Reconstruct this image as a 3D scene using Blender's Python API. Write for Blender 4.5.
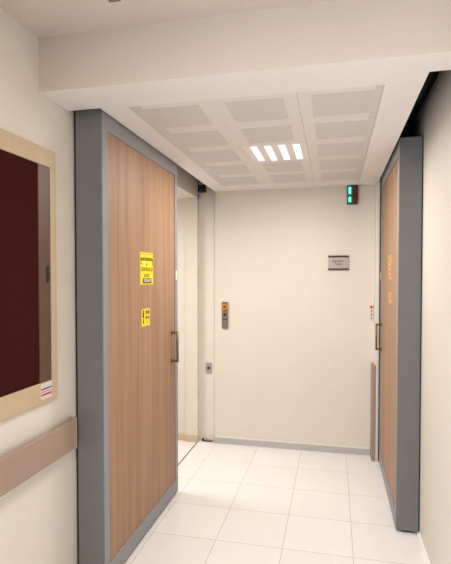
import bpy, bmesh, math
from mathutils import Matrix, Vector
C = bpy.context.scene
for o in list(bpy.data.objects): bpy.data.objects.remove(o)
col = C.collection

# ------------------------------------------------------------ camera
yaw, pitch, roll = 0.2259, -0.0257, -0.0004
f = Vector((-math.sin(yaw)*math.cos(pitch), math.cos(yaw)*math.cos(pitch), math.sin(pitch)))
r = Vector((math.cos(yaw), math.sin(yaw), 0)); u = r.cross(f)
cd = bpy.data.cameras.new('camera'); cam = bpy.data.objects.new('camera', cd); col.objects.link(cam)
cd.sensor_fit = 'HORIZONTAL'; cd.sensor_width = 36; cd.lens = 36*472.386/451; cd.shift_y = 8.473/451
cd.clip_start = 0.02
M = Matrix((r, u, -f)).transposed().to_4x4(); M.translation = Vector((0, 0, 1.5745)); cam.matrix_world = M
C.camera = cam

# ------------------------------------------------------------ world, lights, exposure
w = bpy.data.worlds.new('world'); C.world = w; w.use_nodes = True
w.node_tree.nodes['Background'].inputs[0].default_value = (0.9, 0.92, 1, 1)
w.node_tree.nodes['Background'].inputs[1].default_value = 0.3
C.view_settings.view_transform = 'Standard'; C.view_settings.look = 'None'
C.view_settings.gamma = 1; C.view_settings.use_curve_mapping = False
C.view_settings.exposure = 0.13

def area(name, loc, rot, sx, sy, power, colr):
    l = bpy.data.lights.new(name, 'AREA'); l.shape = 'RECTANGLE'; l.size = sx; l.size_y = sy
    l.energy = power; l.color = colr
    o = bpy.data.objects.new(name, l); col.objects.link(o); o.location = loc; o.rotation_euler = rot
    return o
WARM = (1, 0.94, 0.86); COOL = (0.86, 0.92, 1.0)
area('added_hall_light', (-0.35, 0.3, 2.60), (0, 0, 0), 0.6, 0.6, 28, WARM)  # added lamp out of view, an assumed source for the hall light
area('added_hall_light_rear', (0.1, -1.9, 2.60), (0, 0, 0), 0.6, 0.6, 12, WARM)  # second added hall lamp, also out of view
area('added_window_light', (-1.22, -0.35, 1.25), (0, math.radians(-90), 0), 1.2, 1.6, 66, COOL)  # added daylight from an unseen window, brightens the right wall
area('added_side_room_light', (-2.4, 3.4, 2.33), (0, 0, 0), 0.6, 0.6, 34, (1, 0.95, 0.88))  # added lamp, itself unseen, that brightens the side room
area('corridor_lamp_light', (-0.366, 3.12, 2.375), (0, 0, 0), 0.32, 0.36, 21, (1, 0.95, 0.89))

# ------------------------------------------------------------ constants
XL, XR, YF, ZS, YB, ZU = -1.272, 0.521, 4.351, 2.394, 1.865, 2.628
XD, XE = -1.1155, 0.3844            # faces of the left and right door leaf
YD, YE, DW = 2.14, 3.06, 1.147      # near ends of the doors, leaf width
YBK, XHR, ZT = -3.6, 1.9, 2.98

# ------------------------------------------------------------ materials
def mat(name, c, rough=0.5, metal=0, var=0.0, scale=6, bump=0.0, bscale=60, emit=None, es=0, coat=0, spec=0.5):
    m = bpy.data.materials.new(name); m.use_nodes = True; n = m.node_tree.nodes; L = m.node_tree.links
    b = n['Principled BSDF']
    c = tuple(((x/255+0.055)/1.055)**2.4 if x > 10 else x/255/12.92 for x in c)
    b.inputs['Base Color'].default_value = (*c, 1); b.inputs['Roughness'].default_value = rough
    b.inputs['Metallic'].default_value = metal; b.inputs['Specular IOR Level'].default_value = spec
    if coat: b.inputs['Coat Weight'].default_value = coat; b.inputs['Coat Roughness'].default_value = 0.08
    tc = n.new('ShaderNodeTexCoord')
    if var:
        t = n.new('ShaderNodeTexNoise'); t.inputs['Scale'].default_value = scale; t.inputs['Detail'].default_value = 4
        L.new(tc.outputs['Object'], t.inputs['Vector'])
        rp = n.new('ShaderNodeValToRGB')
        rp.color_ramp.elements[0].position = 0.3; rp.color_ramp.elements[1].position = 0.7
        rp.color_ramp.elements[0].color = (*[x*(1-var) for x in c], 1)
        rp.color_ramp.elements[1].color = (*[min(1, x*(1+var)) for x in c], 1)
        L.new(t.outputs['Fac'], rp.inputs[0]); L.new(rp.outputs[0], b.inputs['Base Color'])
    if bump:
        t = n.new('ShaderNodeTexNoise'); t.inputs['Scale'].default_value = bscale
        L.new(tc.outputs['Object'], t.inputs['Vector'])
        bp = n.new('ShaderNodeBump'); bp.inputs['Strength'].default_value = bump; bp.inputs['Distance'].default_value = 0.002
        L.new(t.outputs['Fac'], bp.inputs['Height']); L.new(bp.outputs[0], b.inputs['Normal'])
    if emit:
        b.inputs['Emission Color'].default_value = (*emit, 1); b.inputs['Emission Strength'].default_value = es
    return m

def wood(name, c1, c2, c3, rough=0.4):
    m = mat(name, c2, rough); n = m.node_tree.nodes; L = m.node_tree.links; b = n['Principled BSDF']
    lin = lambda c: tuple(((x/255+0.055)/1.055)**2.4 for x in c)
    tc = n.new('ShaderNodeTexCoord')
    def noise(sc, det, s):
        mp = n.new('ShaderNodeMapping'); mp.inputs['Scale'].default_value = sc; L.new(tc.outputs['Object'], mp.inputs[0])
        t = n.new('ShaderNodeTexNoise'); t.inputs['Scale'].default_value = s; t.inputs['Detail'].default_value = det
        t.inputs['Distortion'].default_value = 0.4
        L.new(mp.outputs[0], t.inputs['Vector']); return t
    a = noise((1, 1, 0.04), 3, 16); d = noise((1, 1, 0.02), 6, 90)
    mx = n.new('ShaderNodeMath'); mx.operation = 'MULTIPLY_ADD'; mx.inputs[1].default_value = 0.45
    sc = n.new('ShaderNodeMath'); sc.operation = 'MULTIPLY'; sc.inputs[1].default_value = 0.55
    L.new(a.outputs['Fac'], sc.inputs[0]); L.new(d.outputs['Fac'], mx.inputs[0]); L.new(sc.outputs[0], mx.inputs[2])
    rp = n.new('ShaderNodeValToRGB'); e = rp.color_ramp.elements
    e[0].position = 0.36; e[0].color = (*lin(c1), 1); e[1].position = 0.64; e[1].color = (*lin(c3), 1)
    k = e.new(0.5); k.color = (*lin(c2), 1)
    L.new(mx.outputs[0], rp.inputs[0]); L.new(rp.outputs[0], b.inputs['Base Color'])
    return m

def floor_mat():
    m = mat('floor_tiles', (236, 228, 222), 0.16); n = m.node_tree.nodes; L = m.node_tree.links; b = n['Principled BSDF']
    b.inputs['Specular IOR Level'].default_value = 0.5
    tc = n.new('ShaderNodeTexCoord'); sp = n.new('ShaderNodeSeparateXYZ'); L.new(tc.outputs['Object'], sp.inputs[0])
    def mth(op, a, v=None, v2=None):
        k = n.new('ShaderNodeMath'); k.operation = op
        for i, x in enumerate((a, v, v2)):
            if x is None: continue
            if isinstance(x, (int, float)): k.inputs[i].default_value = x
            else: L.new(x, k.inputs[i])
        return k.outputs[0]
    def line(s, off):
        a = mth('ADD', s, off); a = mth('DIVIDE', a, 0.4); fr = mth('FRACT', a)
        d = mth('ABSOLUTE', mth('SUBTRACT', fr, 0.5)); return mth('GREATER_THAN', d, 0.5-0.0038), mth('FLOOR', a)
    lx, ix = line(sp.outputs['X'], 1.0855+4); ly, iy = line(sp.outputs['Y'], -4.3199+8)
    g = mth('MAXIMUM', lx, ly)
    cv = n.new('ShaderNodeCombineXYZ'); L.new(ix, cv.inputs[0]); L.new(iy, cv.inputs[1])
    wn = n.new('ShaderNodeTexWhiteNoise'); L.new(cv.outputs[0], wn.inputs['Vector'])
    ns = n.new('ShaderNodeTexNoise'); ns.inputs['Scale'].default_value = 9; L.new(tc.outputs['Object'], ns.inputs['Vector'])
    s = mth('MULTIPLY_ADD', wn.outputs['Value'], 0.5, mth('MULTIPLY', ns.outputs['Fac'], 0.6))
    r1 = n.new('ShaderNodeValToRGB'); r1.color_ramp.elements[0].color = (0.80, 0.78, 0.765, 1); r1.color_ramp.elements[1].color = (0.87, 0.85, 0.84, 1)
    L.new(s, r1.inputs[0])
    mx = n.new('ShaderNodeMix'); mx.data_type = 'RGBA'; L.new(g, mx.inputs['Factor']); L.new(r1.outputs[0], mx.inputs[6])
    mx.inputs[7].default_value = (0.40, 0.36, 0.33, 1); L.new(mx.outputs[2], b.inputs['Base Color'])
    rr = mth('MULTIPLY_ADD', g, 0.5, 0.17); L.new(rr, b.inputs['Roughness'])
    bp = n.new('ShaderNodeBump'); bp.inputs['Strength'].default_value = 0.5; bp.inputs['Distance'].default_value = 0.001; bp.invert = True
    L.new(g, bp.inputs['Height']); L.new(bp.outputs[0], b.inputs['Normal'])
    return m

def perf_mat():
    m = mat('perforated_metal', (205, 196, 188), 0.5); n = m.node_tree.nodes; L = m.node_tree.links; b = n['Principled BSDF']
    tc = n.new('ShaderNodeTexCoord'); v = n.new('ShaderNodeTexVoronoi'); v.inputs['Scale'].default_value = 95; v.inputs['Randomness'].default_value = 0
    mp = n.new('ShaderNodeMapping'); mp.inputs['Scale'].default_value = (1, 1, 0); mp.inputs['Location'].default_value = (0, 0, 0.003)
    L.new(tc.outputs['Object'], mp.inputs[0]); L.new(mp.outputs[0], v.inputs['Vector'])
    rp = n.new('ShaderNodeValToRGB'); e = rp.color_ramp.elements
    e[0].position = 0.22; e[0].color = (0.36, 0.33, 0.31, 1); e[1].position = 0.36; e[1].color = (0.64, 0.61, 0.585, 1)
    L.new(v.outputs['Distance'], rp.inputs[0]); L.new(rp.outputs[0], b.inputs['Base Color'])
    return m

WALL = mat('wall_paint', (222, 215, 205), 0.55, var=0.015, scale=3, bump=0.15, bscale=90)
CEIL = mat('ceiling_paint', (234, 229, 225), 0.7, var=0.012, scale=3, bump=0.1, bscale=80)
BEAMM = mat('beam_paint_shaded', (206, 194, 182), 0.7, var=0.015, scale=4, bump=0.15, bscale=60)  # shade on the beam face put into the colour; upper ceiling shares it
RAW = mat('unpainted_board_edge', (112, 106, 104), 0.95, var=0.35, scale=60, bump=0.8, bscale=120)
DARK = mat('void_shade_dark', (40, 36, 34), 0.95, var=0.2, scale=8)  # shade inside the ceiling slots put into a near-black colour; vent slats reuse it
BLACK = mat('black_rubber', (22, 20, 20), 0.6, var=0.1, scale=20)
GREY = mat('grey_door_metal', (112, 112, 113), 0.42, var=0.03, scale=12, bump=0.05, bscale=200)
LGREY = mat('pale_aluminium', (146, 147, 150), 0.6, 0.0, var=0.02, scale=20)
STEEL = mat('brushed_steel', (165, 156, 146), 0.3, 0.9, var=0.06, scale=40)
BRONZE = mat('brown_metal', (128, 98, 78), 0.35, 0.6, var=0.05, scale=30)
WOOD = wood('door_wood', (146, 111, 85), (160, 126, 98), (173, 140, 112), 0.55)
FLOOR = floor_mat(); PERF = perf_mat()
BASEM = mat('grey_skirting', (186, 184, 184), 0.35, var=0.03, scale=10)
BASET = mat('tan_skirting', (205, 186, 160), 0.35, var=0.04, scale=10)
RAIL = mat('handrail_vinyl', (160, 138, 124), 0.45, var=0.03, scale=8, bump=0.1, bscale=200)
GUARD = mat('corner_guard_brown', (158, 136, 122), 0.5, var=0.03, scale=8)
OAKF = wood('cabinet_frame_wood', (190, 170, 140), (193, 173, 143), (196, 177, 147), 0.55)
MAROON = mat('maroon_felt', (58, 19, 16), 0.95, spec=0.1, var=0.10, scale=150, bump=0.4, bscale=400)
BROWNG = mat('brown_stile', (92, 70, 54), 0.5, var=0.08, scale=14)
YEL = mat('sign_yellow', (236, 214, 30), 0.45, var=0.02, scale=30)
INK = mat('sign_ink', (58, 50, 20), 0.6, var=0.05, scale=30)
OLIVE = mat('sign_olive_ink', (140, 124, 20), 0.6, var=0.05, scale=30)
GOLD = mat('gold_lettering', (214, 172, 84), 0.4, var=0.05, scale=30)
WHITE = mat('white_plastic', (225, 222, 214), 0.4, var=0.01, scale=10)
SILVER = mat('silver_plate', (172, 162, 160), 0.4, 0.3, var=0.03, scale=20)
DMAROON = mat('dark_maroon_bar', (66, 22, 26), 0.4, var=0.05, scale=20)
ORANGE = mat('orange_ring', (236, 150, 30), 0.35, var=0.05, scale=40)
RED = mat('red_button', (190, 30, 26), 0.35, var=0.05, scale=40)
DRED = mat('dark_red_lens', (92, 20, 24), 0.25, var=0.1, scale=40)
GREENL = mat('lit_green_lens', (20, 160, 110), 0.3, emit=(0.10, 1.0, 0.58), es=2.6, var=0.05, scale=40)
GREEND = mat('green_lens_surround', (6, 70, 52), 0.3, var=0.05, scale=40, emit=(0.0, 0.35, 0.2), es=0.5)
LAMP = mat('lamp_louvre_glow', (240, 240, 250), 0.4, emit=(0.95, 0.96, 1.0), es=3.5)
BLADE = mat('louvre_blade', (215, 215, 225), 0.3, 0.2, emit=(0.95, 0.96, 1.0), es=0.2)
BLUEP = mat('blue_print', (52, 58, 120), 0.5); REDP = mat('red_print', (190, 50, 62), 0.5); PINKP = mat('pink_print', (214, 120, 140), 0.5)
PAPER = mat('white_label_paper', (214, 208, 206), 0.4)
CAULK = mat('white_caulk', (240, 238, 232), 0.5, bump=0.5, bscale=60)

# ------------------------------------------------------------ helpers
class MB:
    def __init__(s): s.bm = bmesh.new(); s.mats = []
    def mi(s, m):
        if m not in s.mats: s.mats.append(m)
        return s.mats.index(m)
    def box(s, x0, x1, y0, y1, z0, z1, m, bev=0.0, seg=2):
        t = bmesh.new(); bmesh.ops.create_cube(t, size=1)
        for v in t.verts: v.co = Vector(((x0+x1)/2+v.co.x*(x1-x0), (y0+y1)/2+v.co.y*(y1-y0), (z0+z1)/2+v.co.z*(z1-z0)))
        if bev: bmesh.ops.bevel(t, geom=t.edges[:], offset=bev, segments=seg, affect='EDGES', profile=0.5)
        return s.merge(t, m)
    def cyl(s, p, q, rad, m, n=20, bev=0.0):
        p, q = Vector(p), Vector(q); t = bmesh.new()
        bmesh.ops.create_cone(t, cap_ends=True, segments=n, radius1=rad, radius2=rad, depth=(q-p).length)
        if bev: bmesh.ops.bevel(t, geom=[e for e in t.edges if len(e.link_faces) == 2 and min(len(x.verts) for x in e.link_faces) == 4 and max(len(x.verts) for x in e.link_faces) > 4], offset=bev, segments=2, affect='EDGES')
        bmesh.ops.transform(t, matrix=Matrix.Translation((p+q)/2) @ (q-p).to_track_quat('Z', 'Y').to_matrix().to_4x4(), verts=t.verts)
        return s.merge(t, m, smooth=True)
    def prism(s, pts, axis, a, b, m):      # outline extruded along an axis
        t = bmesh.new()
        def P(q, v):
            return {'X': (v, q[0], q[1]), 'Y': (q[0], v, q[1]), 'Z': (q[0], q[1], v)}[axis]
        A = [t.verts.new(P(q, a)) for q in pts]; B = [t.verts.new(P(q, b)) for q in pts]
        t.faces.new(A); t.faces.new(B[::-1]); n = len(pts)
        for i in range(n): t.faces.new((A[i], B[i], B[(i+1) % n], A[(i+1) % n]))
        bmesh.ops.recalc_face_normals(t, faces=t.faces)
        return s.merge(t, m)
    def merge(s, t, m, smooth=False):
        k = s.mi(m)
        for fc in t.faces: fc.material_index = k; fc.smooth = smooth and len(fc.verts) == 4
        me = bpy.data.meshes.new('t'); t.to_mesh(me); t.free(); s.bm.from_mesh(me); bpy.data.meshes.remove(me); return s
    def build(s, name, parent=None):
        me = bpy.data.meshes.new(name); s.bm.to_mesh(me); s.bm.free()
        for m in s.mats: me.materials.append(m)
        o = bpy.data.objects.new(name, me); col.objects.link(o)
        if parent: o.parent = parent; o.matrix_parent_inverse = Matrix.Translation(-parent_world(parent))
        return o
def parent_world(p):
    v = Vector(p.location)
    return v
def build_sub(mb, name, parent):             # sub-part below a mesh part that sits in world coordinates
    o = mb.build(name); o.parent = parent; return o
def tag(o, label=None, cat=None, group=None, kind=None):
    for k, v in (('label', label), ('category', cat), ('group', group), ('kind', kind)):
        if v: o[k] = v
    return o
def empty(name, loc, **kw):
    o = bpy.data.objects.new(name, None); col.objects.link(o); o.location = loc; o.empty_display_size = 0.1
    return tag(o, **kw)
def struct(mb, name, parent=None, label=None, cat=None):
    return tag(mb.build(name, parent), label=label, cat=cat, kind='structure')
def text(name, body, size, loc, right, up, m, parent, depth=0.0006, sx=1.0, bold=0.0):
    c = bpy.data.curves.new(name, 'FONT'); c.body = body; c.size = size; c.extrude = depth; c.offset = bold
    c.align_x = 'CENTER'; c.align_y = 'CENTER'
    t = bpy.data.objects.new(name, c); col.objects.link(t)
    me = bpy.data.meshes.new_from_object(t); bpy.data.objects.remove(t)
    R, U = Vector(right), Vector(up); N = R.cross(U)
    me.transform(Matrix.Translation(loc) @ Matrix((R, U, N)).transposed().to_4x4() @ Matrix.Diagonal((sx, 1, 1, 1)))
    me.materials.clear(); me.materials.append(m)
    o = bpy.data.objects.new(name, me); col.objects.link(o); o.parent = parent
    o.matrix_parent_inverse = Matrix.Translation(-Vector(parent.location)) if parent.type == 'EMPTY' else Matrix.Identity(4)
    return o

# ------------------------------------------------------------ room shell
m = MB(); m.box(-3.9, XHR+0.1, YBK-0.1, YF+0.25, -0.1, 0, FLOOR); struct(m, 'floor')
OY0 = 3.22                                     # doorway in the left wall
m = MB()

WY0, WY1, WZ0, WZ1 = -1.25, 0.55, 0.55, 1.95
m.box(XL-0.12, XL, YBK, WY0, 0, ZT, WALL); m.box(XL-0.12, XL, WY1, OY0, 0, ZT, WALL)
m.box(XL-0.12, XL, WY0, WY1, 0, WZ0, WALL); m.box(XL-0.12, XL, WY0, WY1, WZ1, ZT, WALL); m.box(XL-0.12, XL, OY0, YF+0.1, 2.34, ZT, WALL)
struct(m, 'wall_left')
m = MB()
m.box(-1.104, XR, YF, YF+0.15, 0, ZT, WALL)                      # end wall of the corridor
m.box(XL, -1.104, YF+0.035, YF+0.15, 0, ZT, WALL)                 # recessed strip beside it
m.box(-3.9, XL, YF-0.0, YF+0.15, 0, ZT, WALL); m.box(XL-0.12, XL, YF-0.02, YF, 0, 2.34, WALL)                    # continues as the side room's wall
m.box(0.345, XR, 4.222, YF, 0, ZT, WALL)                         # pier the right door shuts against
struct(m, 'wall_back')
m = MB(); m.box(XR, XR+0.12, 1.7, YF, 0, ZT, WALL); m.box(XR+0.12, XHR, 1.7, 1.82, 0, ZT, WALL); m.box(XHR, XHR+0.1, YBK, 1.82, 0, ZT, WALL)
struct(m, 'wall_right')
m = MB(); m.box(XL-0.12, XHR+0.1, YBK-0.1, YBK, 0, ZT, WALL); struct(m, 'wall_front')
m = MB(); m.box(-3.9, -3.8, 1.4, YF, 0, 2.6, WALL); m.box(-3.8, XL-0.12, 1.4, 1.5, 0, 2.6, WALL); struct(m, 'wall_side_room')
m = MB(); m.box(XL-0.0, XHR, YBK, YB, ZU, ZU+0.1, BEAMM); struct(m, 'ceiling')
m = MB(); m.box(-3.8, XL-0.12, 1.5, YF, 2.34, 2.44, CEIL); struct(m, 'ceiling_side_room')
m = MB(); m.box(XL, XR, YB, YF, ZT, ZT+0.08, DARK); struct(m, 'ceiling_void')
# beam across the corridor mouth (its underside runs on into the soffit)
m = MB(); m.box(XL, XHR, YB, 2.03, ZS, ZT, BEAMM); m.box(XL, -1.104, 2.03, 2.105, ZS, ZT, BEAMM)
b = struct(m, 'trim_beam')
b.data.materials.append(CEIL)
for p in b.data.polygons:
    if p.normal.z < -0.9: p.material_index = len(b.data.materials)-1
# soffit board with the square hole for the clip-in tiles
TX0, TY0, T = -0.968, 2.12, 0.4; TX1, TY1 = TX0+2*T+0.372, TY0+5*T
SL, SR = -1.104, 0.364
m = MB()
for (x0, x1, y0, y1) in ((SL, TX0, 2.03, YF), (TX1, SR, 2.03, YF), (TX0, TX1, 2.03, TY0), (TX0, TX1, TY1, YF)):
    m.box(x0, x1, y0, y1, ZS, ZS+0.05, CEIL)
m.box(SL+0.0, SL+0.012, 2.106, YF, ZS+0.002, ZS+0.06, RAW); m.box(SR-0.012, SR+0.001, 2.031, 4.22, ZS+0.003, ZS+0.06, RAW)
struct(m, 'ceiling_soffit')
# dark sheets over the tiles, their colour stands for shade in the door slots
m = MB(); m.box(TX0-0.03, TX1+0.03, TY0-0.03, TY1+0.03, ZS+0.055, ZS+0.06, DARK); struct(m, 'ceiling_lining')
m = MB(); m.box(0.235, 0.262, 2.04, 4.3, ZS+0.06, ZT, DARK); m.box(-0.99, -0.97, 2.11, 4.3, ZS+0.06, ZT, DARK); struct(m, 'trim_slot_shade')
# skirtings
m = MB(); m.box(-1.108, 0.318, YF-0.012, YF, 0, 0.056, BASEM, 0.001); m.box(-1.108, 0.318, YF-0.013, YF, 0.056, 0.068, WHITE, 0.002); m.box(-1.116, -1.104, YF-0.012, YF+0.033, 0, 0.064, BASEM, 0.002)
struct(m, 'baseboard_back')
m = MB(); m.box(-3.8, XL-0.12, YF-0.012, YF, 0, 0.066, BASET, 0.002); m.box(XL-0.121, XL-0.0, YF-0.03, YF-0.02, 0, 0.066, BASET, 0.002); m.box(-3.788, -3.8, 1.5, YF, 0, 0.066, BASET)
struct(m, 'baseboard_side_room')
m = MB(); m.box(XL-0.006, XL+0.004, OY0, YF-0.03, 0, 0.002, mat('threshold_joint', (110, 98, 86), 0.7, var=0.1, scale=20)); struct(m, 'trim_threshold')
# added window in the left wall, unseen, frames the added side light
GL = mat('added_window_glass', (235, 240, 245), 0.05, spec=0.5); GL.node_tree.nodes['Principled BSDF'].inputs['Transmission Weight'].default_value = 1
m = MB()
for (a, b_, c_, d_) in ((WY0, WY1, WZ0, WZ0+0.05), (WY0, WY1, WZ1-0.05, WZ1), (WY0, WY0+0.05, WZ0+0.05, WZ1-0.05), (WY1-0.05, WY1, WZ0+0.05, WZ1-0.05), (-0.375, -0.325, WZ0+0.05, WZ1-0.05)):
    m.box(XL-0.09, XL-0.04, a, b_, c_, d_, WHITE)
wf = struct(m, 'added_window_1'); m = MB(); m.box(XL-0.068, XL-0.062, WY0+0.05, WY1-0.05, WZ0+0.05, WZ1-0.05, GL); q = m.build('added_window_pane'); q.parent = wf
# ragged bead of caulk at the foot of the right wall
m = MB()
for i in range(14):
    y0 = 1.95+i*0.09; d = 0.016+0.009*math.sin(i*2.3)+0.006*math.sin(i*5.1)
    m.prism([(XR, 0), (XR-d, 0), (XR-d*0.5, 0.010), (XR, 0.016+0.004*math.sin(i*1.7))], 'Y', y0, y0+0.091, CAULK)
struct(m, 'trim_caulk')

# ------------------------------------------------------------ sliding doors
def sliding_door(name, side, yn, label):
    """side -1: on the left wall, face looks to +X; side +1: on the right wall, face looks to -X"""
    xf = XD if side < 0 else XE; s = -side         # s = direction the face looks
    xb = xf - s*(0.142 if side < 0 else 0.13); zb, zt = 0.012, 2.431; y1 = yn+DW
    root = empty(name, ((xf+xb)/2, yn+DW/2, 0), label=label, cat='sliding door', kind='structure')
    lo, hi = sorted((xf, xb)); st, rb, rt = 0.046, 0.083, (0.108 if side < 0 else 0.09)
    m = MB()                                       # perimeter frame, two stiles and two rails
    m.box(lo, hi, yn, yn+st, zb, zt, GREY, 0.003); m.box(lo, hi, y1-st, y1, zb, zt, GREY, 0.003)
    m.box(lo+0.0005, hi-0.0005, yn+st-0.004, y1-st+0.004, zb, zb+rb, GREY, 0.002); m.box(lo+0.0005, hi-0.0005, yn+st-0.004, y1-st+0.004, zt-rt, zt, GREY, 0.002)
    m.build('door_frame', root)
    lo2, hi2 = lo+0.006, hi-0.006
    m = MB(); m.box(lo2, hi2, yn+st, y1-st, zb+rb, zt-rt, WOOD); m.build('wood_panel', root)
    m = MB(); bw = 0.010                            # pale bead round the panel
    x0, x1 = sorted((xf-s*0.006, xf+s*0.002))
    ya, yb, za, zb2 = yn+st-0.001, y1-st+0.001, zb+rb-0.001, zt-rt+0.001
    m.box(x0, x1, ya, ya+bw, za, zb2, LGREY); m.box(x0, x1, yb-bw, yb, za, zb2, LGREY)
    m.box(x0, x1, ya+bw, yb-bw, za, za+bw, LGREY); m.box(x0, x1, ya+bw, yb-bw, zb2-bw, zb2, LGREY)
    tag(m.build('panel_bead', root), label='pale metal bead')
    # paler sheet over the grey frame face, light on it put into the colour
    x0, x1 = sorted((xf, xf+s*0.0015)); m = MB()
    m.box(x0, x1, yn+0.004, ya, zb+0.002, zt-0.002, LGREY); m.box(x0, x1, yb, y1-0.004, zb+0.002, zt-0.002, LGREY)
    m.box(x0, x1, ya, yb, zb+0.002, za, LGREY); m.box(x0, x1, ya, yb, zb2, zt-0.002, LGREY)
    m.build('lit_face_sheet', root)
    m = MB(); m.box(lo+0.03, hi-0.03, yn+0.01, y1-0.01, 0.001, zb+0.004, BLACK); m.build('bottom_seal', root)
    # D pull handle on two posts with round roses
    yh = yn+DW-0.122
    ph = xf+s*0.040; z0, z1 = 0.990, 1.192
    m = MB(); m.cyl((ph, yh, z0-0.009), (ph, yh, z1+0.009), 0.0085, BRONZE, bev=0.002)
    for z in (z0, z1): m.cyl((xf, yh, z), (ph, yh, z), 0.0085, BRONZE)
    h = m.build('handle', root)
    for z in (z0, z1):
        m = MB(); m.cyl((xf-s*0.001, yh, z), (xf+s*0.008, yh, z), 0.015, BRONZE, bev=0.002); q = m.build('handle_rose'); q.parent = h
    m = MB(); x0, x1 = sorted((xf, xf+s*0.004)); m.box(x0, x1, y1-0.045, y1-0.02, 1.565, 1.63, WHITE, 0.001)
    tag(m.build('latch_plate', root), label='small pale latch plate')
    m = MB(); x0, x1 = sorted((xb, xb-s*0.009)); m.box(x0, x1, yn+0.004, yn+0.03, zb, zt, BLACK); tag(m.build('back_gap_shade', root), label='black strip painting the shaded gap at the wall')  # black strip added to paint the shade in the gap behind the leaf
    if side > 0:
        m = MB(); m.box(XE-0.006, XE+0.02, y1-0.024, y1+0.013, zb, zt, BLACK, 0.002); tag(m.build('edge_gap_shade', root), label='black strip painting the shaded gap at the door edge')  # black strip added to paint the dark gap between leaf and pier
    # two hangers at the top
    for y in (yn+0.2, y1-0.2):
        m = MB(); xm = (lo+hi)/2; m.box(xm-0.012, xm+0.012, y-0.04, y+0.04, zt-0.002, zt+0.12, BLACK, 0.002)
        m.cyl((xm-0.02, y-0.02, zt+0.13), (xm+0.02, y-0.02, zt+0.13), 0.025, BLACK); m.cyl((xm-0.02, y+0.03, zt+0.13), (xm+0.02, y+0.03, zt+0.13), 0.025, BLACK)
        m.build('hanger', root)
    return root
D1 = sliding_door('door_1', -1, YD, 'wide wooden sliding door in a grey frame with yellow signs, open along the left wall')
D2 = sliding_door('door_2', 1, YE, 'wooden sliding door in a grey frame seen edge-on along the right wall')

# hanging tracks in the slots over the doors
for name, x0, x1, y0, y1, lab in (('door_track', -1.235, -1.145, 2.2, 4.30, 'dark sliding track in the ceiling slot over the left door'),
                                  ('door_track', 0.405, 0.49, 2.2, 4.2, 'dark sliding track in the ceiling slot over the right door')):
    m = MB(); m.box(x0, x1, y0, y1, 2.60, 2.66, BLACK, 0.003); m.box(x0, x0+0.012, y0, y1, 2.54, 2.60, BLACK); m.box(x1-0.012, x1, y0, y1, 2.54, 2.60, BLACK)
    t = empty('door_track', ((x0+x1)/2, y0, 2.54), label=lab, cat='door track'); m.build('rail_channel', t)
    for i, y in enumerate((y0+0.15, (y0+y1)/2, y1-0.15)):
        m = MB(); xw = XL if x0 < 0 else XR; a, bb = sorted((xw, x0 if x0 < 0 else x1)); m.box(a, bb+(0.03 if x0 < 0 else 0), y-0.02, y+0.02, 2.655, 2.70, STEEL); m.build('wall_bracket', t)
# dark end stop under the header, past the left door
t = empty('track_end_stop', (-1.235, 4.24, 2.39), label='small black track stopper in the corner above the left doorway', cat='door stopper')
m = MB(); m.box(-1.235, -1.165, 4.22, 4.28, 2.375, 2.44, BLACK, 0.004); m.build('stop_body', t)
m = MB(); m.cyl((-1.20, 4.19, 2.41), (-1.20, 4.23, 2.41), 0.016, BLACK); m.build('buffer', t)

# ------------------------------------------------------------ ceiling tiles and recessed lamp
colnames = ['left', 'middle', 'right']; rownames = ['nearest', 'second nearest', 'central', 'second farthest', 'farthest']
RIM = mat('tile_rim_metal', (224, 219, 214), 0.5, var=0.01, scale=5)
EDGE = mat('tile_cut_edge_metal', (210, 205, 200), 0.5, var=0.02, scale=5)
WR = 0.37                                        # the right column is cut narrower
def tile_mesh(i):
    m = MB(); g = 0.0004; a, bq = 0.062, 0.336; zt = 0.012; w_ = WR if i == 2 else T
    m.box(g, w_-g, g, T-g, 0.0006, zt, RIM)
    m.box(a, bq, 0.048, 0.338, -0.0004, 0.003, PERF)
    if i == 0: m.box(0.001, a, 0.001, T-0.001, -0.0001, 0.003, EDGE)
    if i == 2: m.box(bq, w_-0.001, 0.001, T-0.001, -0.0001, 0.003, EDGE)
    return m
first = {}
for j in range(5):
    for i in range(3):
        if (i, j) == (1, 2): continue
        lab = f'perforated white ceiling tile, {rownames[j]} in the {colnames[i]} column of the lowered ceiling'
        if i not in first: o = tile_mesh(i).build('ceiling_tile'); first[i] = o
        else: o = first[i].copy(); col.objects.link(o)
        o.location = (TX0+i*T+(0.0006 if i == 2 else 0), TY0+j*T, ZS)
        tag(o, label=lab, cat='ceiling tile', group='perforated tiles of the lowered ceiling')
# thin open joint right of the middle column
lx, ly = TX0+T, TY0+2*T-0.03
t = empty('ceiling_light', (lx+T/2, ly+0.03+T/2, ZS), label='square recessed ceiling lamp with four bright white louvred slots', cat='ceiling light')
cx = [-0.497, -0.409, -0.321, -0.233]; hw = 0.0225; ya, yb = 2.887, 3.29
m = MB(); g = 0.0012; X0, X1, Y0, Y1 = lx+g, lx+T-g, TY0+2*T+g-0.0, TY0+3*T-g
Y0 = TY0+2*T+g
ya, yb = Y0+0.012, Y1-0.018
xs = [X0]+[v for c in cx for v in (c-hw, c+hw)]+[X1]
for k in range(0, len(xs), 2): m.box(xs[k], xs[k+1], Y0, Y1, ZS+0.0006, ZS+0.012, CEIL)
for k in range(1, len(xs)-1, 2):
    m.box(xs[k], xs[k+1], Y0, ya, ZS+0.0006, ZS+0.012, CEIL); m.box(xs[k], xs[k+1], yb, Y1, ZS+0.0006, ZS+0.012, CEIL)
m.build('lamp_face', t)
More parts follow.
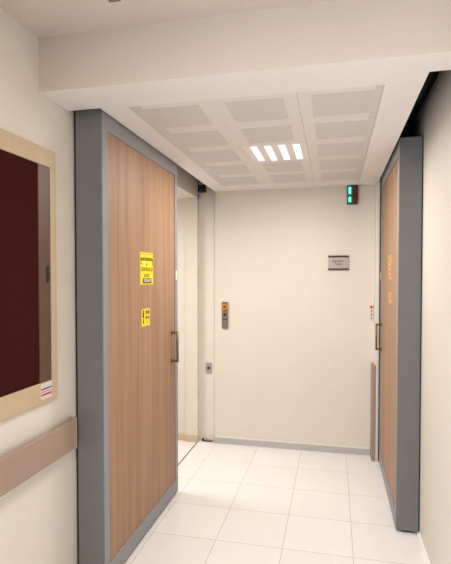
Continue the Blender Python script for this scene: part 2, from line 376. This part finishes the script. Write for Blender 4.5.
for c in cx:
    m = MB(); m.box(c-hw, c+hw, ya, yb, ZS+0.022, ZS+0.026, LAMP); d = m.build('diffuser', t)
    m = MB()
    for k in range(1, 9):
        y = ya+(yb-ya)*k/9; m.box(c-hw, c+hw, y-0.002, y+0.002, ZS+0.002, ZS+0.02, BLADE)
    m.box(c-hw, c-hw+0.0015, ya, yb, ZS+0.002, ZS+0.022, BLADE); m.box(c+hw-0.0015, c+hw, ya, yb, ZS+0.002, ZS+0.022, BLADE)
    q = m.build('louvre'); q.parent = d; q.matrix_parent_inverse = d.matrix_parent_inverse.copy() @ Matrix.Identity(4); q.matrix_parent_inverse = Matrix.Identity(4)
# narrow grille in the near ceiling
t = empty('ceiling_vent', (-0.816, 1.38, ZU), label='narrow grey vent slot in the upper ceiling, at the photo\'s top edge', cat='ceiling vent')
m = MB(); m.box(-0.838, -0.794, 1.08, 1.682, ZU-0.004, ZU, mat('vent_grey', (120, 110, 102), 0.6, var=0.1, scale=20)); m.build('vent_frame', t)
m = MB(); 
for k in range(20): m.box(-0.832, -0.80, 1.10+k*0.028, 1.112+k*0.028, ZU-0.006, ZU-0.003, DARK)
m.build('vent_slats', t)

# ------------------------------------------------------------ left wall: display cabinet, sticker, handrail
ZO0, ZO1, ZI0, ZI1, YI, YO = 1.018, 2.154, 1.110, 2.076, 1.924, 1.965; YN = 0.75
t = empty('notice_cabinet', (XL, (YN+YO)/2, ZO0), label='pale wood framed notice cabinet with a dark maroon felt panel on the left wall', cat='notice board')
m = MB(); d = 0.014
m.box(XL, XL+d, YN, YO, ZO0, ZI0, OAKF, 0.002); m.box(XL, XL+d, YN, YO, ZI1, ZO1, OAKF, 0.002)
m.box(XL, XL+d, YI, YO, ZI0, ZI1, OAKF, 0.001); m.box(XL, XL+d, YN, YN+0.044, ZI0, ZI1, OAKF, 0.001); m.build('frame', t)
m = MB(); m.box(XL+0.001, XL+0.006, YN+0.044, 1.838, ZI0, ZI1, MAROON); m.build('felt_panel', t)
m = MB(); m.box(XL+0.001, XL+0.011, 1.838, YI-0.001, ZI0, ZI1, BROWNG, 0.001); st = m.build('sliding_stile', t); tag(st, label='brown stile strip')
m = MB(); m.box(XL+0.010, XL+0.014, 1.891, 1.909, 1.555, 1.63, BLACK, 0.0015); q = m.build('finger_pull'); q.parent = st

t = empty('sticker', (XL+d, 1.875, 1.06), label='small white sticker with blue and red stripes on the cabinet frame\'s lower corner', cat='sticker')
def sk(y0, y1, z0, z1, m_, e=0.0008):
    m = MB(); m.box(XL+d, XL+d+e, y0, y1, z0, z1, m_); return m
sk(1.837, 1.920, 1.036, 1.106, PAPER).build('sticker_base', t)
m = MB(); m.box(XL+d+0.0005, XL+d+0.0014, 1.840, 1.917, 1.078, 1.084, BLUEP); m.box(XL+d+0.0005, XL+d+0.0014, 1.840, 1.917, 1.066, 1.071, PINKP); m.box(XL+d+0.0005, XL+d+0.0014, 1.840, 1.917, 1.052, 1.060, REDP)
m.build('stripes', t)

t = empty('handrail', (XL, 1.0, 0.76), label='brownish pink wall handrail with a rounded end, left wall beside the door', cat='handrail')
RY = 2.10; x1 = XL+0.042
prof = [(XL+0.012, 0.739), (x1-0.008, 0.739), (x1-0.002, 0.742), (x1, 0.749), (x1, 0.872), (x1-0.002, 0.880), (x1-0.010, 0.884), (XL+0.02, 0.884), (XL+0.014, 0.876), (XL+0.014, 0.748)]
m = MB(); m.prism(prof, 'Y', -3.3, RY-0.02, RAIL); m.build('rail_cover', t)
# end cap curves back to the wall
m = MB(); pts = [(XL+0.0, RY+0.045)]
import math as _m
arc = [(XL+0.014+0.030*_m.cos(a), RY-0.02+0.022*_m.sin(a)) for a in [k*_m.pi/2/8 for k in range(9)]]
m.prism([(XL+0.001, RY-0.02)]+arc+[(XL+0.001, RY+0.002)], 'Z', 0.735, 0.889, mat('handrail_cap', (178, 158, 134), 0.4, var=0.03, scale=10)); m.build('end_cap', t)
for y in (1.55, 0.8, -1.6):
    m = MB(); m.box(XL, XL+0.02, y-0.03, y+0.03, 0.77, 0.85, GREY, 0.003); m.build('bracket', t)

# ------------------------------------------------------------ yellow signs on the left door
F = XD+0.002-0.008+0.0005    # surface of the wood panel
F = XD-0.006
def sign(name, y0, y1, z0, z1, lab):
    t = empty(name, (F, (y0+y1)/2, z0), label=lab, cat='sign')
    m = MB(); m.box(F, F+0.002, y0, y1, z0, z1, YEL, 0.0005); m.build('sign_sheet', t); return t
RT, UP = (0, 1, 0), (0, 0, 1); e = F+0.0022
t = sign('warning_sign', 2.612, 2.822, 1.535, 1.732, 'larger yellow warning sign with black writing on the left door, upper of two')
yc = 2.717
text('sign_text', 'RADYASYON', 0.027, (e, yc, 1.690), RT, UP, INK, t, bold=0.0012)
text('sign_text', 'V', 0.026, (e, yc, 1.655), RT, UP, INK, t, bold=0.001)
text('sign_text', 'KONTROLLÜ', 0.030, (e, yc, 1.628), RT, UP, OLIVE, t, bold=0.0012)
text('sign_text', 'ALAN', 0.031, (e, yc, 1.592), RT, UP, OLIVE, t, bold=0.001)
m = MB(); m.box(e-0.001, e+0.0006, 2.655, 2.79, 1.545, 1.575, INK, 0.0003); bx = m.build('black_box', t)
tx = text('box_text', 'GİRİLMEZ', 0.024, (e+0.001, yc+0.006, 1.560), RT, UP, WHITE, t, bold=0.0004)
tx.parent = bx; tx.matrix_parent_inverse = Matrix.Identity(4)
for yy in (2.628, 2.806):
    m = MB(); m.prism([(yy-0.010, 1.678), (yy+0.010, 1.678), (yy, 1.700)], 'X', e-0.001, e+0.0006, INK); m.cyl((e-0.001, yy, 1.664), (e+0.0006, yy, 1.664), 0.006, INK); m.build('symbol', t)
m = MB(); 
for (a, b_, c_, d_) in ((2.618, 2.816, 1.722, 1.7245), (2.618, 2.816, 1.5385, 1.541), (2.618, 2.620, 1.541, 1.722), (2.814, 2.816, 1.541, 1.722)): m.box(e-0.001, e+0.0003, a, b_, c_, d_, OLIVE)
m.build('border_line', t)
t = sign('warning_sign', 2.634, 2.762, 1.283, 1.388, 'small yellow notice with two pictograms on the left door, below the larger sign')
def picto(y, z, s):
    m = MB(); m.cyl((e-0.001, y, z+0.016*s), (e+0.0006, y, z+0.016*s), 0.008*s, INK); m.box(e-0.001, e+0.0006, y-0.010*s, y+0.010*s, z-0.018*s, z+0.008*s, INK, 0.0003); m.build('pictogram', t)
picto(2.660, 1.356, 1.1); picto(2.661, 1.314, 0.75)
text('sign_text', 'DUR', 0.028, (e, 2.722, 1.366), RT, UP, INK, t, bold=0.0012)
text('sign_text', 'GİRME', 0.020, (e, 2.722, 1.334), RT, UP, OLIVE, t, bold=0.0016)
text('sign_text', '!', 0.024, (e, 2.722, 1.305), RT, UP, OLIVE, t, bold=0.001)

# gold lettering running down the right door
G = XE+0.006
t = empty('door_lettering', (G, 3.61, 1.56), label='gold vertical lettering on the right door, upper longer line', cat='lettering')
text('letters', 'DİKKAT', 0.052, (G-0.0006, 3.60, 1.652), (0, 0, -1), (0, -1, 0), GOLD, t, sx=0.92, bold=0.0012)
o = t.children[0]; o.data.transform(Matrix.Translation((0, 3.60, 0)) @ Matrix.Diagonal((1, 5.2, 1, 1)) @ Matrix.Translation((0, -3.60, 0)))
t = empty('door_lettering', (G, 3.56, 1.39), label='gold vertical lettering on the right door, lower shorter line', cat='lettering')
text('letters', 'DUR', 0.042, (G-0.0006, 3.56, 1.435), (0, 0, -1), (0, -1, 0), GOLD, t, sx=0.92, bold=0.0012)
o = t.children[0]; o.data.transform(Matrix.Translation((0, 3.56, 0)) @ Matrix.Diagonal((1, 5.2, 1, 1)) @ Matrix.Translation((0, -3.56, 0)))

# ------------------------------------------------------------ things on the end wall
W = YF; RX = (1, 0, 0)
t = empty('call_panel', (-1.0, W, 1.10), label='steel push-button panel with an orange ring on the end wall\'s left side', cat='control panel')
m = MB(); m.box(-1.034, -0.972, W-0.012, W, 1.098, 1.352, STEEL, 0.003); m.build('face_plate', t)
def torus(cx_, z, R_, r_, m_, y):
    m = MB(); tb = bmesh.new(); N, K = 28, 8; V = []
    for a in range(N):
        A = 2*math.pi*a/N
        V.append([tb.verts.new((cx_+(R_+r_*math.cos(2*math.pi*b/K))*math.cos(A), y+r_*math.sin(2*math.pi*b/K), z+(R_+r_*math.cos(2*math.pi*b/K))*math.sin(A))) for b in range(K)])
    for a in range(N):
        for b in range(K): tb.faces.new((V[a][b], V[(a+1) % N][b], V[(a+1) % N][(b+1) % K], V[a][(b+1) % K]))
    bmesh.ops.recalc_face_normals(tb, faces=tb.faces)
    return m.merge(tb, m_, smooth=True)
bz = 1.305
torus(-1.003, bz, 0.021, 0.0055, ORANGE, W-0.014).build('orange_ring', t)
m = MB(); m.cyl((-1.003, W-0.018, bz), (-1.003, W-0.011, bz), 0.016, BRONZE, bev=0.002); b1 = m.build('button', t)
m = MB(); m.cyl((-1.003, W-0.020, bz+0.007), (-1.003, W-0.017, bz+0.007), 0.0035, RED); m.cyl((-1.003, W-0.020, bz-0.007), (-1.003, W-0.017, bz-0.007), 0.0035, RED); q = m.build('button_symbol'); q.parent = b1
m = MB(); m.cyl((-1.003, W-0.015, 1.268), (-1.003, W-0.011, 1.268), 0.006, INK); m.build('indicator', t)
m = MB(); m.cyl((-1.003, W-0.017, 1.232), (-1.003, W-0.011, 1.232), 0.013, DRED, bev=0.001); tag(m.build('button', t), label='dark red button')
m = MB(); m.box(-1.031, -0.975, W-0.0135, W-0.011, 1.185, 1.192, BLACK); m.build('panel_joint', t)
m = MB(); m.cyl((-1.003, W-0.016, 1.143), (-1.003, W-0.011, 1.143), 0.014, STEEL, bev=0.002); m.build('key_lock', t)

t = empty('door_nameplate', (0.038, W, 1.655), label='small silver nameplate with dark maroon top and bottom bars on the end wall', cat='nameplate')
m = MB(); m.box(-0.052, 0.128, W-0.012, W, 1.657, 1.770, SILVER, 0.002); m.build('plate', t)
for z0, z1 in ((1.762, 1.778), (1.650, 1.663)):
    m = MB(); m.box(-0.054, 0.126, W-0.018, W-0.001, z0, z1, DMAROON, 0.002); m.build('bar', t)
text('plate_text', 'Bayan Nöbet 1', 0.0205, (0.038, W-0.0125, 1.727), RX, UP, INK, t, sx=0.85, bold=0.0007)
text('plate_text', 'Tuvalet', 0.0205, (0.036, W-0.0125, 1.702), RX, UP, INK, t, sx=0.95, bold=0.0007)

t = empty('signal_light', (0.155, W, 2.23), label='lit green and dark red signal light under the lowered ceiling on the end wall', cat='signal light')
m = MB(); m.box(0.106, 0.200, W-0.045, W, 2.228, 2.388, BLACK, 0.004); m.build('housing', t)
for z0, z1 in ((2.305, 2.382), (2.234, 2.297)):
    m = MB(); m.box(0.110, 0.151, W-0.050, W-0.044, z0, z1, GREEND, 0.002); l = m.build('green_lens', t)
    m = MB(); m.box(0.122, 0.139, W-0.053, W-0.049, z0+0.012, z1-0.010, GREENL, 0.002); q = m.build('lit_tube'); q.parent = l
    m = MB(); m.box(0.158, 0.196, W-0.050, W-0.044, z0, z1, DRED, 0.002); tag(m.build('red_lens', t), label='unlit dark red lens')

t = empty('switch_plate', (0.322, W, 1.25), label='slim pale switch plate with one red button near the end wall\'s right edge', cat='switch plate')
m = MB(); m.box(0.305, 0.338, W-0.008, W, 1.19, 1.36, WALL, 0.002); m.build('face_plate', t)
m = MB(); m.cyl((0.321, W-0.016, 1.323), (0.321, W-0.007, 1.323), 0.010, RED, bev=0.002); m.build('red_button', t)
for z in (1.287, 1.255, 1.223):
    m = MB(); m.box(0.317, 0.327, W-0.013, W-0.007, z-0.009, z+0.009, GREY, 0.001); m.build('button', t)

t = empty('corner_guard', (0.34, 4.22, 0), label='brown corner guard strip at the foot of the pier beside the right door', cat='corner guard')
m = MB(); m.prism([(0.321, W-0.0), (0.321, 4.212), (0.323, 4.208), (0.350, 4.206), (0.352, 4.208), (0.352, 4.222), (0.345, 4.222), (0.345, W-0.0)], 'Z', 0.006, 0.828, GUARD); m.build('guard_strip', t)
m = MB(); m.box(0.323, 0.352, 4.204, 4.222, 0, 0.006, LGREY, 0.001); m.build('guard_foot', t)
m = MB(); m.box(0.353, 0.374, 4.211, 4.222, 0.0, 2.39, WHITE, 0.001); struct(m, 'trim_door_stop')

# key switch in the recessed strip at the left
t = empty('key_switch', (-1.17, YF+0.035, 0.70), label='small steel key switch plate on the recessed strip beside the left doorway', cat='switch')
m = MB(); m.box(-1.200, -1.145, YF+0.027, YF+0.035, 0.655, 0.762, SILVER, 0.002); m.build('face_plate', t)
m = MB(); m.cyl((-1.172, YF+0.019, 0.712), (-1.172, YF+0.029, 0.712), 0.012, BLACK, bev=0.002); m.build('key_barrel', t)
# floor guide in the recess
t = empty('floor_guide', (-1.18, YF-0.02, 0), label='small dark floor guide at the foot of the recess beside the left doorway', cat='door guide')
m = MB(); m.box(-1.235, -1.130, YF+0.005, YF+0.03, 0, 0.010, BRONZE, 0.002); m.build('guide_plate', t)
m = MB(); m.box(-1.235, -1.220, YF+0.006, YF+0.028, 0.010, 0.026, BLACK, 0.002); m.build('guide_stop', t)
m = MB(); m.cyl((-1.19, YF+0.017, 0.010), (-1.19, YF+0.017, 0.022), 0.010, STEEL); m.build('guide_roller', t)

# housings round the added, unseen area lights of the hall and side room
for name, x, y, z, lab in (('added_panel_lamp', -0.35, 0.3, ZU, 'added unseen square panel lamp in the hall ceiling behind the beam'), ('added_panel_lamp', 0.1, -1.9, ZU, 'added unseen square panel lamp in the hall ceiling at the far rear'), ('added_panel_lamp', -2.4, 3.4, 2.34, 'added unseen square panel lamp in the side room ceiling')):
    t = empty(name, (x, y, z), label=lab, cat='ceiling light')
    m = MB(); 
    for (a, b_, c_, d_) in ((-0.33, 0.33, -0.33, -0.305), (-0.33, 0.33, 0.305, 0.33), (-0.33, -0.305, -0.305, 0.305), (0.305, 0.33, -0.305, 0.305)): m.box(x+a, x+b_, y+c_, y+d_, z-0.02, z, WHITE)
    m.build('added_lamp_frame', t)
